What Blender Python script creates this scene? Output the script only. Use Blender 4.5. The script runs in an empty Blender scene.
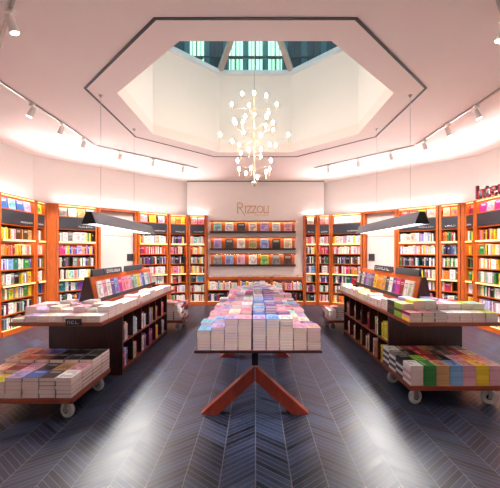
import bpy, bmesh, math, random
from mathutils import Matrix, Vector
rnd = random.Random(11)
S = bpy.context.scene
COL = S.collection
PI = math.pi
EYE, FPX = 1.6, 320.0
VPX, VPY = 255.5, 252.0

# ---------------------------------------------------------------- colour
def lin(c):
    return tuple((x / 12.92 if x <= .04045 else ((x + .055) / 1.055) ** 2.4) for x in c)
def rgb(r, g, b):
    return lin((r / 255, g / 255, b / 255)) + (1.0,)
PAL = {
 'red': (196, 40, 44), 'crimson': (160, 24, 52), 'pink': (238, 140, 170), 'magenta': (214, 40, 130), 'lilac': (196, 170, 222),
 'purple': (112, 60, 150), 'blue': (52, 92, 186), 'navy': (28, 40, 84), 'sky blue': (130, 178, 226), 'teal': (40, 132, 136),
 'mint': (160, 218, 204), 'green': (58, 140, 68), 'lime': (162, 206, 70), 'yellow': (242, 206, 50), 'orange': (238, 134, 34),
 'tan': (204, 160, 108), 'brown': (104, 62, 38), 'cream': (240, 226, 200), 'white': (242, 240, 238), 'grey': (140, 138, 140),
 'charcoal': (54, 54, 60), 'black': (24, 22, 26), 'peach': (246, 190, 160), 'rose': (226, 170, 186)}
SETS = {
 'mix': ['white', 'cream', 'white', 'white', 'cream', 'red', 'blue', 'black', 'green', 'yellow', 'pink', 'grey', 'teal', 'orange', 'purple', 'white', 'charcoal'],
 'warm': ['white', 'cream', 'white', 'orange', 'yellow', 'red', 'orange', 'cream', 'tan', 'pink', 'brown', 'yellow', 'crimson'],
 'dark': ['white', 'cream', 'white', 'black', 'charcoal', 'navy', 'brown', 'teal', 'purple', 'crimson', 'black', 'green', 'grey', 'white'],
 'pastel': ['white', 'cream', 'white', 'cream', 'white', 'sky blue', 'mint', 'yellow', 'lilac', 'white', 'peach', 'pink', 'red'],
 'white': ['white', 'cream', 'white', 'grey', 'black', 'white', 'rose', 'green', 'yellow'],
 'cool': ['white', 'cream', 'white', 'blue', 'teal', 'sky blue', 'green', 'navy', 'white', 'purple', 'mint', 'charcoal'],
 'red': ['white', 'cream', 'white', 'red', 'crimson', 'pink', 'white', 'magenta', 'orange', 'cream', 'charcoal', 'rose'],
 'bright': ['white', 'magenta', 'pink', 'purple', 'blue', 'white', 'lilac', 'red', 'yellow', 'mint'],
 'table_l': ['rose', 'white', 'lilac', 'pink', 'mint', 'rose', 'magenta', 'cream', 'lilac', 'sky blue'],
 'table_c': ['blue', 'sky blue', 'lilac', 'white', 'blue', 'purple'],
 'table_r': ['mint', 'lilac', 'rose', 'sky blue', 'white', 'pink', 'purple', 'cream'],
 'island_l': ['white', 'cream', 'rose', 'white', 'lilac', 'cream', 'grey', 'white'],
 'island_r': ['cream', 'mint', 'yellow', 'white', 'rose', 'charcoal', 'lime', 'lilac', 'brown', 'white', 'crimson'],
}
ORD = ('first second third fourth fifth sixth seventh eighth ninth tenth eleventh twelfth thirteenth fourteenth fifteenth sixteenth '
       'seventeenth eighteenth nineteenth twentieth').split()
TENS = {2: 'twenty', 3: 'thirty', 4: 'forty', 5: 'fifty', 6: 'sixty'}
def ordn(n):
    if n <= 20: return ORD[n - 1]
    t, u = divmod(n, 10)
    return TENS[t] + ('-' + ORD[u - 1] if u else 'ieth').replace('tyieth', 'tieth') if u else TENS[t][:-1] + 'ieth'

# ---------------------------------------------------------------- materials
def newmat(name):
    m = bpy.data.materials.new(name); m.use_nodes = True
    nt = m.node_tree
    return m, nt, nt.nodes['Principled BSDF']
def N(nt, t, **kw):
    n = nt.nodes.new(t)
    for k, v in kw.items(): setattr(n, k, v)
    return n
def math_node(nt, op, a, b=None):
    n = N(nt, 'ShaderNodeMath', operation=op)
    for i, v in enumerate((a, b)):
        if v is None: continue
        if isinstance(v, (int, float)): n.inputs[i].default_value = v
        else: nt.links.new(v, n.inputs[i])
    return n.outputs[0]
def mixc(nt, fac, a, b):
    n = N(nt, 'ShaderNodeMix', data_type='RGBA')
    for i, v in ((0, fac), (6, a), (7, b)):
        if isinstance(v, (int, float)): n.inputs[i].default_value = v
        elif isinstance(v, tuple): n.inputs[i].default_value = v
        else: nt.links.new(v, n.inputs[i])
    return n.outputs[2]
def plain(name, c, rough=.5, metal=0, noise=0, scale=8):
    m, nt, b = newmat(name)
    b.inputs['Roughness'].default_value = rough; b.inputs['Metallic'].default_value = metal
    tc = N(nt, 'ShaderNodeTexCoord'); nz = N(nt, 'ShaderNodeTexNoise')
    nz.inputs['Scale'].default_value = scale; nt.links.new(tc.outputs['Object'], nz.inputs['Vector'])
    dk = tuple(x * (1 - noise) for x in c[:3]) + (1,)
    nt.links.new(mixc(nt, nz.outputs[0], dk, c), b.inputs['Base Color'])
    return m
def wood(name, c1, c2, rough=.4, sc=(14, 14, 1.2)):
    m, nt, b = newmat(name)
    tc = N(nt, 'ShaderNodeTexCoord'); mp = N(nt, 'ShaderNodeMapping'); mp.inputs['Scale'].default_value = sc
    nz = N(nt, 'ShaderNodeTexNoise'); nz.inputs['Scale'].default_value = 3; nz.inputs['Detail'].default_value = 5; nz.inputs['Distortion'].default_value = .6
    nt.links.new(tc.outputs['Object'], mp.inputs[0]); nt.links.new(mp.outputs[0], nz.inputs['Vector'])
    cr = N(nt, 'ShaderNodeValToRGB'); cr.color_ramp.elements[0].position = .3; cr.color_ramp.elements[1].position = .7
    cr.color_ramp.elements[0].color = c1; cr.color_ramp.elements[1].color = c2
    nt.links.new(nz.outputs[0], cr.inputs[0]); nt.links.new(cr.outputs[0], b.inputs['Base Color'])
    b.inputs['Roughness'].default_value = rough
    return m
def emit(name, c, s):
    m, nt, b = newmat(name)
    b.inputs['Base Color'].default_value = c; b.inputs['Emission Color'].default_value = c; b.inputs['Emission Strength'].default_value = s
    return m
def cover_mat(name, src, flat):
    """printed cover: own colour, title bars and a picture block, different on every book"""
    m, nt, b = newmat(name)
    if src == 'object':
        oi = N(nt, 'ShaderNodeObjectInfo'); base, ran = oi.outputs['Color'], oi.outputs['Random']
    else:
        at = N(nt, 'ShaderNodeAttribute', attribute_name='Col'); base = at.outputs['Color']; ran = at.outputs['Alpha']
    tc = N(nt, 'ShaderNodeTexCoord'); sp = N(nt, 'ShaderNodeSeparateXYZ')
    nz = N(nt, 'ShaderNodeTexNoise'); nz.inputs['Detail'].default_value = 3
    cb = N(nt, 'ShaderNodeCombineXYZ')
    if src == 'object':
        nt.links.new(tc.outputs['Generated'], sp.inputs[0])
        u, v = sp.outputs[0], sp.outputs[1 if flat else 2]
        nz.inputs['Scale'].default_value = 3.2
        nt.links.new(u, cb.inputs[0]); nt.links.new(v, cb.inputs[1])
        nt.links.new(math_node(nt, 'MULTIPLY', ran, 37.0), cb.inputs[2])
        nt.links.new(cb.outputs[0], nz.inputs['Vector'])
        box = lambda s, a, bb: math_node(nt, 'MULTIPLY', math_node(nt, 'GREATER_THAN', s, a), math_node(nt, 'LESS_THAN', s, bb))
        pic = math_node(nt, 'MULTIPLY', box(u, .1, .9), box(v, .1, .62))
        title = math_node(nt, 'MULTIPLY', box(u, .16, .84), math_node(nt, 'ADD', box(v, .76, .82), box(v, .67, .70)))
        pic = math_node(nt, 'MULTIPLY', pic, math_node(nt, 'GREATER_THAN', nz.outputs[0], .47))
        hs = N(nt, 'ShaderNodeHueSaturation')
        nt.links.new(math_node(nt, 'ADD', .3, math_node(nt, 'MULTIPLY', ran, .4)), hs.inputs['Hue'])
        hs.inputs['Saturation'].default_value = 1.3; hs.inputs['Value'].default_value = .42
        nt.links.new(base, hs.inputs['Color'])
        c = mixc(nt, math_node(nt, 'MULTIPLY', pic, .8), base, hs.outputs[0])
        lum = N(nt, 'ShaderNodeRGBToBW'); nt.links.new(base, lum.inputs[0])
        ink = mixc(nt, math_node(nt, 'GREATER_THAN', lum.outputs[0], .35), (.85, .83, .78, 1), (.05, .05, .1, 1))
        c = mixc(nt, math_node(nt, 'MULTIPLY', title, .85), c, ink)
    else:
        nt.links.new(tc.outputs['Object'], nz.inputs['Vector']); nz.inputs['Scale'].default_value = 32
        hs = N(nt, 'ShaderNodeHueSaturation'); hs.inputs['Value'].default_value = .6; hs.inputs['Hue'].default_value = .6
        nt.links.new(base, hs.inputs['Color'])
        c = mixc(nt, math_node(nt, 'MULTIPLY', math_node(nt, 'GREATER_THAN', nz.outputs[0], .56), .7), base, hs.outputs[0])
    nt.links.new(c, b.inputs['Base Color']); b.inputs['Roughness'].default_value = .35
    return m
def pages_mat():
    m, nt, b = newmat('book_pages')
    tc = N(nt, 'ShaderNodeTexCoord'); w = N(nt, 'ShaderNodeTexWave', bands_direction='Z'); w.inputs['Scale'].default_value = 7
    w.inputs['Distortion'].default_value = .5
    nt.links.new(tc.outputs['Generated'], w.inputs['Vector'])
    nt.links.new(mixc(nt, w.outputs[1], rgb(226, 198, 192), rgb(252, 234, 230)), b.inputs['Base Color'])
    b.inputs['Roughness'].default_value = .8
    return m
def floor_mat():
    m, nt, b = newmat('chevron_floor')
    tc = N(nt, 'ShaderNodeTexCoord'); sp = N(nt, 'ShaderNodeSeparateXYZ'); nt.links.new(tc.outputs['Object'], sp.inputs[0])
    M = lambda op, a, bb=None: math_node(nt, op, a, bb)
    u = M('DIVIDE', M('ADD', sp.outputs[0], 50.0), .25)
    ci = M('FLOOR', u); f = M('SUBTRACT', u, ci)
    par = M('MODULO', ci, 2.0)
    s = M('ABSOLUTE', M('SUBTRACT', par, f))          # zigzag 0..1
    v = M('DIVIDE', M('SUBTRACT', M('ADD', sp.outputs[1], 50.0), M('MULTIPLY', s, -.19)), .056)
    row = M('FLOOR', v); fv = M('SUBTRACT', v, row)
    cb = N(nt, 'ShaderNodeCombineXYZ'); nt.links.new(ci, cb.inputs[0]); nt.links.new(row, cb.inputs[1])
    wn = N(nt, 'ShaderNodeTexWhiteNoise', noise_dimensions='2D'); nt.links.new(cb.outputs[0], wn.inputs['Vector'])
    base = mixc(nt, wn.outputs['Value'], rgb(17, 24, 42), rgb(52, 66, 98))
    g = M('MAXIMUM', M('MAXIMUM', M('LESS_THAN', fv, .085), M('LESS_THAN', f, .014)), M('GREATER_THAN', f, .986))
    nt.links.new(mixc(nt, M('MULTIPLY', g, .38), base, rgb(168, 166, 166)), b.inputs['Base Color'])
    nt.links.new(M('ADD', .33, M('MULTIPLY', wn.outputs['Value'], .05)), b.inputs['Roughness'])
    b.inputs['Specular IOR Level'].default_value = .55
    return m
def glass_mat():
    m = bpy.data.materials.new('skylight_glass'); m.use_nodes = True; nt = m.node_tree; nt.nodes.clear()
    o = N(nt, 'ShaderNodeOutputMaterial'); t = N(nt, 'ShaderNodeBsdfTransparent'); t.inputs[0].default_value = (.62, .86, .88, 1)
    g = N(nt, 'ShaderNodeBsdfGlossy'); g.inputs['Roughness'].default_value = .02; g.inputs[0].default_value = (.8, .95, 1, 1)
    x = N(nt, 'ShaderNodeMixShader'); x.inputs[0].default_value = .06
    nt.links.new(t.outputs[0], x.inputs[1]); nt.links.new(g.outputs[0], x.inputs[2]); nt.links.new(x.outputs[0], o.inputs[0])
    return m

M_WALL = plain('wall_paint', rgb(240, 236, 232), .8, 0, .03, 2)
M_CEIL = plain('ceiling_bounce_tint', rgb(243, 223, 216), .85, 0, .03, 2)  # white ceiling; the pink of warm bounced light is tinted into its colour
M_SHAFT = plain('shaft_paint', rgb(236, 230, 224), .8, 0, .03, 2)
M_FLOOR = floor_mat()
M_OAK = wood('case_wood', rgb(176, 78, 20), rgb(210, 104, 34), .4)
M_OAKH = wood('case_wood_horizontal', rgb(176, 78, 20), rgb(210, 104, 34), .4, (1.2, 14, 14))
M_CASEBACK = wood('case_back_wood', rgb(66, 34, 22), rgb(92, 48, 28), .5)
M_DARKW = wood('island_wood', rgb(48, 22, 24), rgb(70, 34, 32), .3)
M_TOPW = wood('worktop_wood', rgb(126, 56, 38), rgb(158, 76, 48), .3, (1.2, 14, 14))
M_REDW = wood('trestle_wood', rgb(150, 58, 42), rgb(178, 76, 54), .35, (6, 6, 2))
M_SIGN = plain('sign_panel_grey', rgb(46, 48, 56), .45, 0, .1)
M_SIGNTXT = plain('sign_letter_white', rgb(230, 228, 225), .5)
M_BLACK = plain('black_metal', rgb(12, 12, 13), .55)
M_LAMPG = plain('lamp_grey', rgb(140, 146, 158), .45, .2)
M_WHITE = plain('white_enamel', rgb(238, 232, 226), .4)
M_STEEL = plain('steel', rgb(170, 168, 166), .3, .9)
M_RUBBER = plain('caster_grey', rgb(190, 190, 190), .5)
M_BRASS = plain('brass', rgb(226, 206, 176), .3, .6)
M_GOLD = plain('tan_letter', rgb(206, 166, 128), .45, .1)
M_REDL = plain('red_letter_face', rgb(176, 26, 40), .4)
M_LED = emit('led_warm', (1, .80, .52, 1), 21.0)
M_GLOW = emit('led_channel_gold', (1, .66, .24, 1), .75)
M_LEDW = emit('lamp_diffuser', (1, .92, .8, 1), 2.6)
M_BULB = emit('bulb_glow', (1, .86, .70, 1), 48.0)
M_SPOTL = emit('spot_lens', (1, .93, .84, 1), 12.0)
M_GLASS = glass_mat()
M_FRAME = plain('skylight_frame', rgb(214, 226, 232), .5)
M_RAFTER = plain('skylight_rafter', rgb(168, 156, 150), .45)
M_FACADE = plain('facade_stone', rgb(70, 122, 136), .8, 0, .35, 3)
M_FWIN = emit('facade_window_lit', rgb(190, 232, 196), .9)
M_FWIND = plain('facade_window_dark', rgb(28, 66, 84), .2)
M_FRAIL = plain('facade_iron', rgb(18, 34, 44), .5)
M_COVF = cover_mat('flat_cover', 'object', True)
M_COVU = cover_mat('upright_cover', 'object', False)
M_COVS = cover_mat('stock_cover', 'attr', True)
M_PAGES = pages_mat()
M_DOOR = plain('door_white', rgb(222, 208, 200), .6, 0, .02)
M_TAG = plain('tag_black', rgb(24, 20, 34), .4)
M_TAGL = plain('tag_mark', rgb(200, 150, 180), .5)

# ---------------------------------------------------------------- mesh builder
class MB:
    def __init__(s): s.v, s.f, s.m, s.c = [], [], [], []
    def add(s, pts, faces, mi=0, col=None):
        b = len(s.v); s.v += [tuple(p) for p in pts]
        for f in faces: s.f.append(tuple(b + i for i in f)); s.m.append(mi); s.c.append(col)
        return s
    def hexa(s, p, mi=0, col=None):
        return s.add(p, [(0, 3, 2, 1), (4, 5, 6, 7), (0, 1, 5, 4), (1, 2, 6, 5), (2, 3, 7, 6), (3, 0, 4, 7)], mi, col)
    def box(s, x0, x1, y0, y1, z0, z1, mi=0, col=None, M=None):
        p = [(x0, y0, z0), (x1, y0, z0), (x1, y1, z0), (x0, y1, z0), (x0, y0, z1), (x1, y0, z1), (x1, y1, z1), (x0, y1, z1)]
        if M is not None: p = [M @ Vector(q) for q in p]
        return s.hexa(p, mi, col)
    def prism(s, poly, z0, z1, mi=0):
        n = len(poly)
        return s.add([(x, y, z0) for x, y in poly] + [(x, y, z1) for x, y in poly],
                     [tuple(range(n))[::-1], tuple(range(n, 2 * n))] + [(i, (i + 1) % n, n + (i + 1) % n, n + i) for i in range(n)], mi)
    def beam(s, a, b, w, h, up=(0, 0, 1), mi=0):
        a, b = Vector(a), Vector(b); d = (b - a).normalized(); x = d.cross(Vector(up))
        if x.length < 1e-4: x = d.cross(Vector((1, 0, 0)))
        x.normalize(); y = x.cross(d).normalized()
        x *= w / 2; y *= h / 2
        return s.hexa([a - x - y, a + x - y, a + x + y, a - x + y, b - x - y, b + x - y, b + x + y, b - x + y], mi)
    def lathe(s, prof, o=(0, 0, 0), axis=(0, 0, 1), n=12, mi=0):
        ax = Vector(axis).normalized(); e = ax.cross(Vector((0, 1, 0)) if abs(ax.y) < .9 else Vector((1, 0, 0))).normalized(); g = ax.cross(e)
        o = Vector(o); pts = []
        for r, h in prof:
            for k in range(n):
                t = 2 * PI * k / n; pts.append(o + ax * h + (e * math.cos(t) + g * math.sin(t)) * r)
        fs = [(i * n + k, i * n + (k + 1) % n, (i + 1) * n + (k + 1) % n, (i + 1) * n + k) for i in range(len(prof) - 1) for k in range(n)]
        fs += [tuple(range(n))[::-1], tuple(range((len(prof) - 1) * n, len(prof) * n))]
        return s.add(pts, fs, mi)
    def tube(s, a, b, r, n=8, mi=0):
        a, b = Vector(a), Vector(b)
        return s.lathe([(r, 0), (r, (b - a).length)], a, b - a, n, mi)
    def mesh(s, name, mats, smooth=False, bevel=0):
        me = bpy.data.meshes.new(name); me.from_pydata(s.v, [], s.f)
        for m in (mats if isinstance(mats, (list, tuple)) else [mats]): me.materials.append(m)
        me.polygons.foreach_set('material_index', s.m)
        if any(c is not None for c in s.c):
            at = me.color_attributes.new('Col', 'FLOAT_COLOR', 'CORNER'); d = []
            for p in me.polygons:
                d += list(s.c[p.index] or (1, 1, 1, 1)) * p.loop_total
            at.data.foreach_set('color', d)
        bm = bmesh.new(); bm.from_mesh(me); bmesh.ops.recalc_face_normals(bm, faces=bm.faces); bm.to_mesh(me); bm.free()
        if smooth:
            me.polygons.foreach_set('use_smooth', [True] * len(me.polygons))
        me.update()
        return me
    def build(s, name, mats, parent=None, smooth=False, bevel=0):
        o = bpy.data.objects.new(name, s.mesh(name, mats, smooth)); COL.objects.link(o)
        if parent: o.parent = parent
        if bevel:
            b = o.modifiers.new('edge', 'BEVEL'); b.width = bevel; b.segments = 2; b.limit_method = 'ANGLE'
        return o
def tag(o, label=None, cat=None, group=None, kind=None):
    if label: o['label'] = label
    if cat: o['category'] = cat
    if group: o['group'] = group
    if kind: o['kind'] = kind
    return o
def empty(name, loc=(0, 0, 0), rz=0, **kw):
    o = bpy.data.objects.new(name, None); COL.objects.link(o); o.location = loc; o.rotation_euler = (0, 0, rz); o.empty_display_size = .1
    return tag(o, **kw)
def struct(mb, name, mat, parent=None):
    o = mb.build(name, mat, parent)
    if not parent: o['kind'] = 'structure'
    return o
def bx(name, mat, parent, *a, bevel=0):
    return MB().box(*a).build(name, mat, parent, bevel=bevel)

# ---------------------------------------------------------------- room shell
CY, ZC = 5.27, 3.83
def octo(a, cy=CY, sy=1.0):
    R = a / math.cos(PI / 8)
    return [(R * math.cos(PI / 8 + k * PI / 4), cy + sy * R * math.sin(PI / 8 + k * PI / 4)) for k in range(8)]
def ring(ai, ao, z0, z1, sy=1.0):
    I, O = octo(ai, CY, sy), octo(ao, CY, sy); mb = MB()
    for k in range(8):
        j = (k + 1) % 8
        mb.hexa([(*I[k], z0), (*O[k], z0), (*O[j], z0), (*I[j], z0), (*I[k], z1), (*O[k], z1), (*O[j], z1), (*I[j], z1)])
    return mb
AW = 5.15
P = octo(AW)          # 0: right-back end of right wall ... counter-clockwise
struct(MB().box(-6, 6, -2.2, 11, -.1, 0), 'floor', M_FLOOR)
c = ring(1.94, 5.5, ZC, ZC + .2, .972); c.box(-2.6, 2.6, -2.0, CY - 5.346, ZC, ZC + .2); struct(c, 'ceiling', M_CEIL)
def wall(name, p, q, z0=0, z1=ZC, th=.15, mat=M_WALL):
    p, q = Vector(p), Vector(q); d = (q - p).normalized(); n = Vector((d.y, -d.x)) * th
    return struct(MB().prism([tuple(p), tuple(q), tuple(q + n), tuple(p + n)], z0, z1), name, mat)
wall('wall_right', P[7], P[0]); wall('wall_back_right', P[0], P[1]); wall('wall_back_left', P[2], P[3]); wall('wall_left', P[3], P[4])
wall('wall_front_left', P[4], P[5]); wall('wall_front_right', P[6], P[7])
struct(MB().box(-2.15, 2.15, 10.05, 10.6, 0, ZC), 'wall_back', M_WALL)
wall('wall_entry_left', P[5], (P[5][0], -1.7)); wall('wall_entry_right', (P[6][0], -1.7), P[6])
struct(MB().box(-2.3, 2.3, -1.9, -1.7, 0, ZC), 'wall_front', M_WALL)
struct(MB().box(-2.15, 2.15, 10.035, 10.05, ZC - .02, ZC), 'trim_1', M_BLACK)       # dark joint at the head of the back wall
struct(ring(2.303, 2.335, ZC - .006, ZC, .955), 'trim_2', M_BLACK)                          # black octagon line in the ceiling
# skylight shaft
ZS = 5.54
struct(ring(1.94, 2.1, ZC + .2, ZS, .972), 'wall_skylight', M_SHAFT)
sk = empty('window_1', (0, CY, ZS), kind='structure')
O8 = [(x, y - CY) for x, y in octo(1.94, CY, .972)]; AP = .62
fr = MB()
I8, E8 = [(x, y - CY) for x, y in octo(1.86, CY, .972)], [(x, y - CY) for x, y in octo(2.12, CY, .972)]
for k in range(8):
    j = (k + 1) % 8
    fr.hexa([(*I8[k], 0), (*E8[k], 0), (*E8[j], 0), (*I8[j], 0), (*I8[k], .09), (*E8[k], .09), (*E8[j], .09), (*I8[j], .09)])
fr.build('frame', M_FRAME, sk)
for k in range(8):
    j = (k + 1) % 8
    MB().add([(*O8[k], .1), (*O8[j], .1), (0, 0, .1 + AP)], [(0, 1, 2)]).build('pane', M_GLASS, sk)
    MB().beam((*O8[k], .09), (0, 0, .07 + AP), .1, .12).build('rafter', M_RAFTER, sk)

# building seen through the skylight
fb = empty('outside_building', (0, 11.6, 4.6), label='teal grey neighbouring building facade seen through the octagonal skylight', cat='building')
bx('wall', M_FACADE, fb, -6, 6, .25, .6, 0, 7)
for i in range(-7, 8):
    for z in (.8, 3.45, 6.0):
        x = i * .72
        w = MB().box(x - .25, x + .25, .17, .25, z, z + 2.0).build('window', M_FWIN if abs(i) <= 1 or (i + int(z)) % 4 == 0 else M_FWIND, fb)
        g = MB().box(x - .02, x + .02, .13, .17, z, z + 2.0)
        for xb in (-.15, .15): g.box(x + xb - .01, x + xb + .01, .14, .17, z, z + 2.0)
        for zz in (.66, 1.33): g.box(x - .25, x + .25, .13, .17, z + zz - .015, z + zz + .015)
        g.build('glazing_bar', M_FRAIL, w)
bx('cornice', M_FACADE, fb, -6, 6, 0, .25, 3.0, 3.3)
for z in (3.3,):
    r = MB().box(-6, 6, -.02, .01, z + .75, z + .8).box(-6, 6, -.02, .01, z + .02, z + .06)
    for i in range(-40, 41): r.box(i * .15 - .012, i * .15 + .012, -.015, .005, z + .06, z + .75)
    r.build('balcony_railing', M_FRAIL, fb)

# ---------------------------------------------------------------- lights
def area(name, loc, rot, sx, sy, e, col):
    l = bpy.data.lights.new(name, 'AREA'); l.shape = 'RECTANGLE'; l.size, l.size_y = sx, sy; l.energy = e; l.color = col
    o = bpy.data.objects.new(name, l); COL.objects.link(o); o.location = loc; o.rotation_euler = rot
    return o
def spot(name, loc, target, e, ang, col, blend=.6):
    l = bpy.data.lights.new(name, 'SPOT'); l.energy = e; l.spot_size = math.radians(ang); l.spot_blend = blend; l.color = col; l.shadow_soft_size = .06
    o = bpy.data.objects.new(name, l); COL.objects.link(o); o.location = loc
    o.rotation_euler = (Vector(target) - Vector(loc)).to_track_quat('-Z', 'Y').to_euler()
    return o

# ---------------------------------------------------------------- books
OCC = []     # solid things that can hide a book from the photo's camera: (x0,x1,y0,y1,z0,z1)
def hidden(p):
    d = Vector(p) - Vector((0, 0, EYE))
    for b in OCC:
        t0, t1 = 0.02, .985
        for i, (lo, hi) in enumerate(((b[0], b[1]), (b[2], b[3]), (b[4] - EYE, b[5] - EYE))):
            if abs(d[i]) < 1e-9:
                if lo > 0 or hi < 0: t0 = 2
                continue
            a, c2 = sorted((lo / d[i], hi / d[i])); t0, t1 = max(t0, a), min(t1, c2)
        if t0 < t1: return True
    return False
def proj(p):
    return VPX + FPX * p[0] / p[1], VPY - FPX * (p[2] - EYE) / p[1]
def in_frame(p):
    if p[1] < .3: return False
    x, y = proj(p); return -2 < x < 502 and -2 < y < 490

# flat book: unit block, spine at x=0; cover folded round the page block
def flat_cover(mb, mi=0):
    return mb.box(0, 1, 0, 1, 0, .045, mi).box(0, 1, 0, 1, .955, 1, mi).box(0, .03, 0, 1, .045, .955, mi)
ME_FLAT = flat_cover(MB()).box(.03, .985, .01, .99, .045, .955, 1).mesh('flat_book', [M_COVF, M_PAGES])
ME_FCOV = flat_cover(MB()).mesh('flat_book_cover', [M_COVF])
ME_FPAGE = MB().box(.03, .985, .01, .99, .045, .955).mesh('flat_book_pages', [M_PAGES])
# upright book: spine towards -y at y=0, fore edge into the shelf
ME_UP = MB().box(0, .08, 0, 1, 0, 1).box(.92, 1, 0, 1, 0, 1).box(.08, .92, 0, .04, 0, 1).box(.08, .92, .04, .97, .02, .98, 1).mesh('upright_book', [M_COVU, M_PAGES])
# face-out book: front cover towards -y
ME_FACE = MB().box(0, 1, 0, .08, 0, 1).box(0, 1, .92, 1, 0, 1).box(0, .03, .08, .92, 0, 1).box(.03, .98, .08, .92, .015, .985, 1).mesh('face_out_book', [M_COVU, M_PAGES])
PROTO = {}
def book(name, me, Mw, size, colname, label, group, pages=None):
    key = (name, me.name, pages is not None)
    if key not in PROTO:
        o = bpy.data.objects.new(name, me); kid = None
        if pages: kid = bpy.data.objects.new('page_block', pages)
        PROTO[key] = (o, kid)
    else:
        o0, k0 = PROTO[key]; o = o0.copy(); kid = k0.copy() if k0 else None
    COL.objects.link(o)
    if kid: COL.objects.link(kid); kid.parent = o
    loc, q, _ = Mw.decompose()
    o.location = loc; o.rotation_euler = q.to_euler(); o.scale = size
    j = .9 + .2 * rnd.random()
    c = lin(tuple(x / 255 for x in PAL[colname])); o.color = tuple(min(1, x * j) for x in c) + (1,)
    return tag(o, label, 'book', group)
class Stock:
    """what is left of a stock of books, kept as one object"""
    def __init__(s): s.mb = MB(); s.n = 0
    def put(s, Mw, size, colname, upright):
        c = lin(tuple(x / 255 for x in PAL[colname])); c = tuple(x * rnd.uniform(.85, 1.1) for x in c) + (rnd.random(),)
        w, d, h = size; mb = s.mb; s.n += 1
        T = lambda x0, x1, y0, y1, z0, z1, mi: mb.box(x0 * w, x1 * w, y0 * d, y1 * d, z0 * h, z1 * h, mi, c, Mw)
        if upright:
            T(0, 1, 0, .96, 0, .985, 0); T(.08, .92, .02, .9, .985, 1, 1)
        else:
            T(0, 1, 0, 1, 0, .07, 0); T(0, 1, 0, 1, .93, 1, 0); T(0, .03, 0, 1, .07, .93, 0); T(.03, .975, .02, .98, .07, .93, 1)
    def build(s, name, label, cat, group=None):
        if s.n: tag(s.mb.build(name, [M_COVS, M_PAGES]), label, cat, group, 'stuff')
TR = lambda x, y, z, rz=0: Matrix.Translation((x, y, z)) @ Matrix.Rotation(rz, 4, 'Z')

def scribble(mb, x0, x1, z0, z1, y, n):
    """unreadable small lettering: upright and level strokes"""
    w = (x1 - x0) / n
    for i in range(n):
        a = x0 + i * w; t = min(w * .22, (z1 - z0) * .2)
        mb.box(a, a + t, y, y + .002, z0, z1)
        k = rnd.randrange(4)
        if k in (0, 1): mb.box(a + t, a + w * .7, y, y + .002, z1 - t, z1)
        if k in (1, 2): mb.box(a + t, a + w * .7, y, y + .002, z0, z0 + t)
        if k in (0, 3): mb.box(a + w * .7 - t, a + w * .7, y, y + .002, z0, z1)
    return mb

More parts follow.
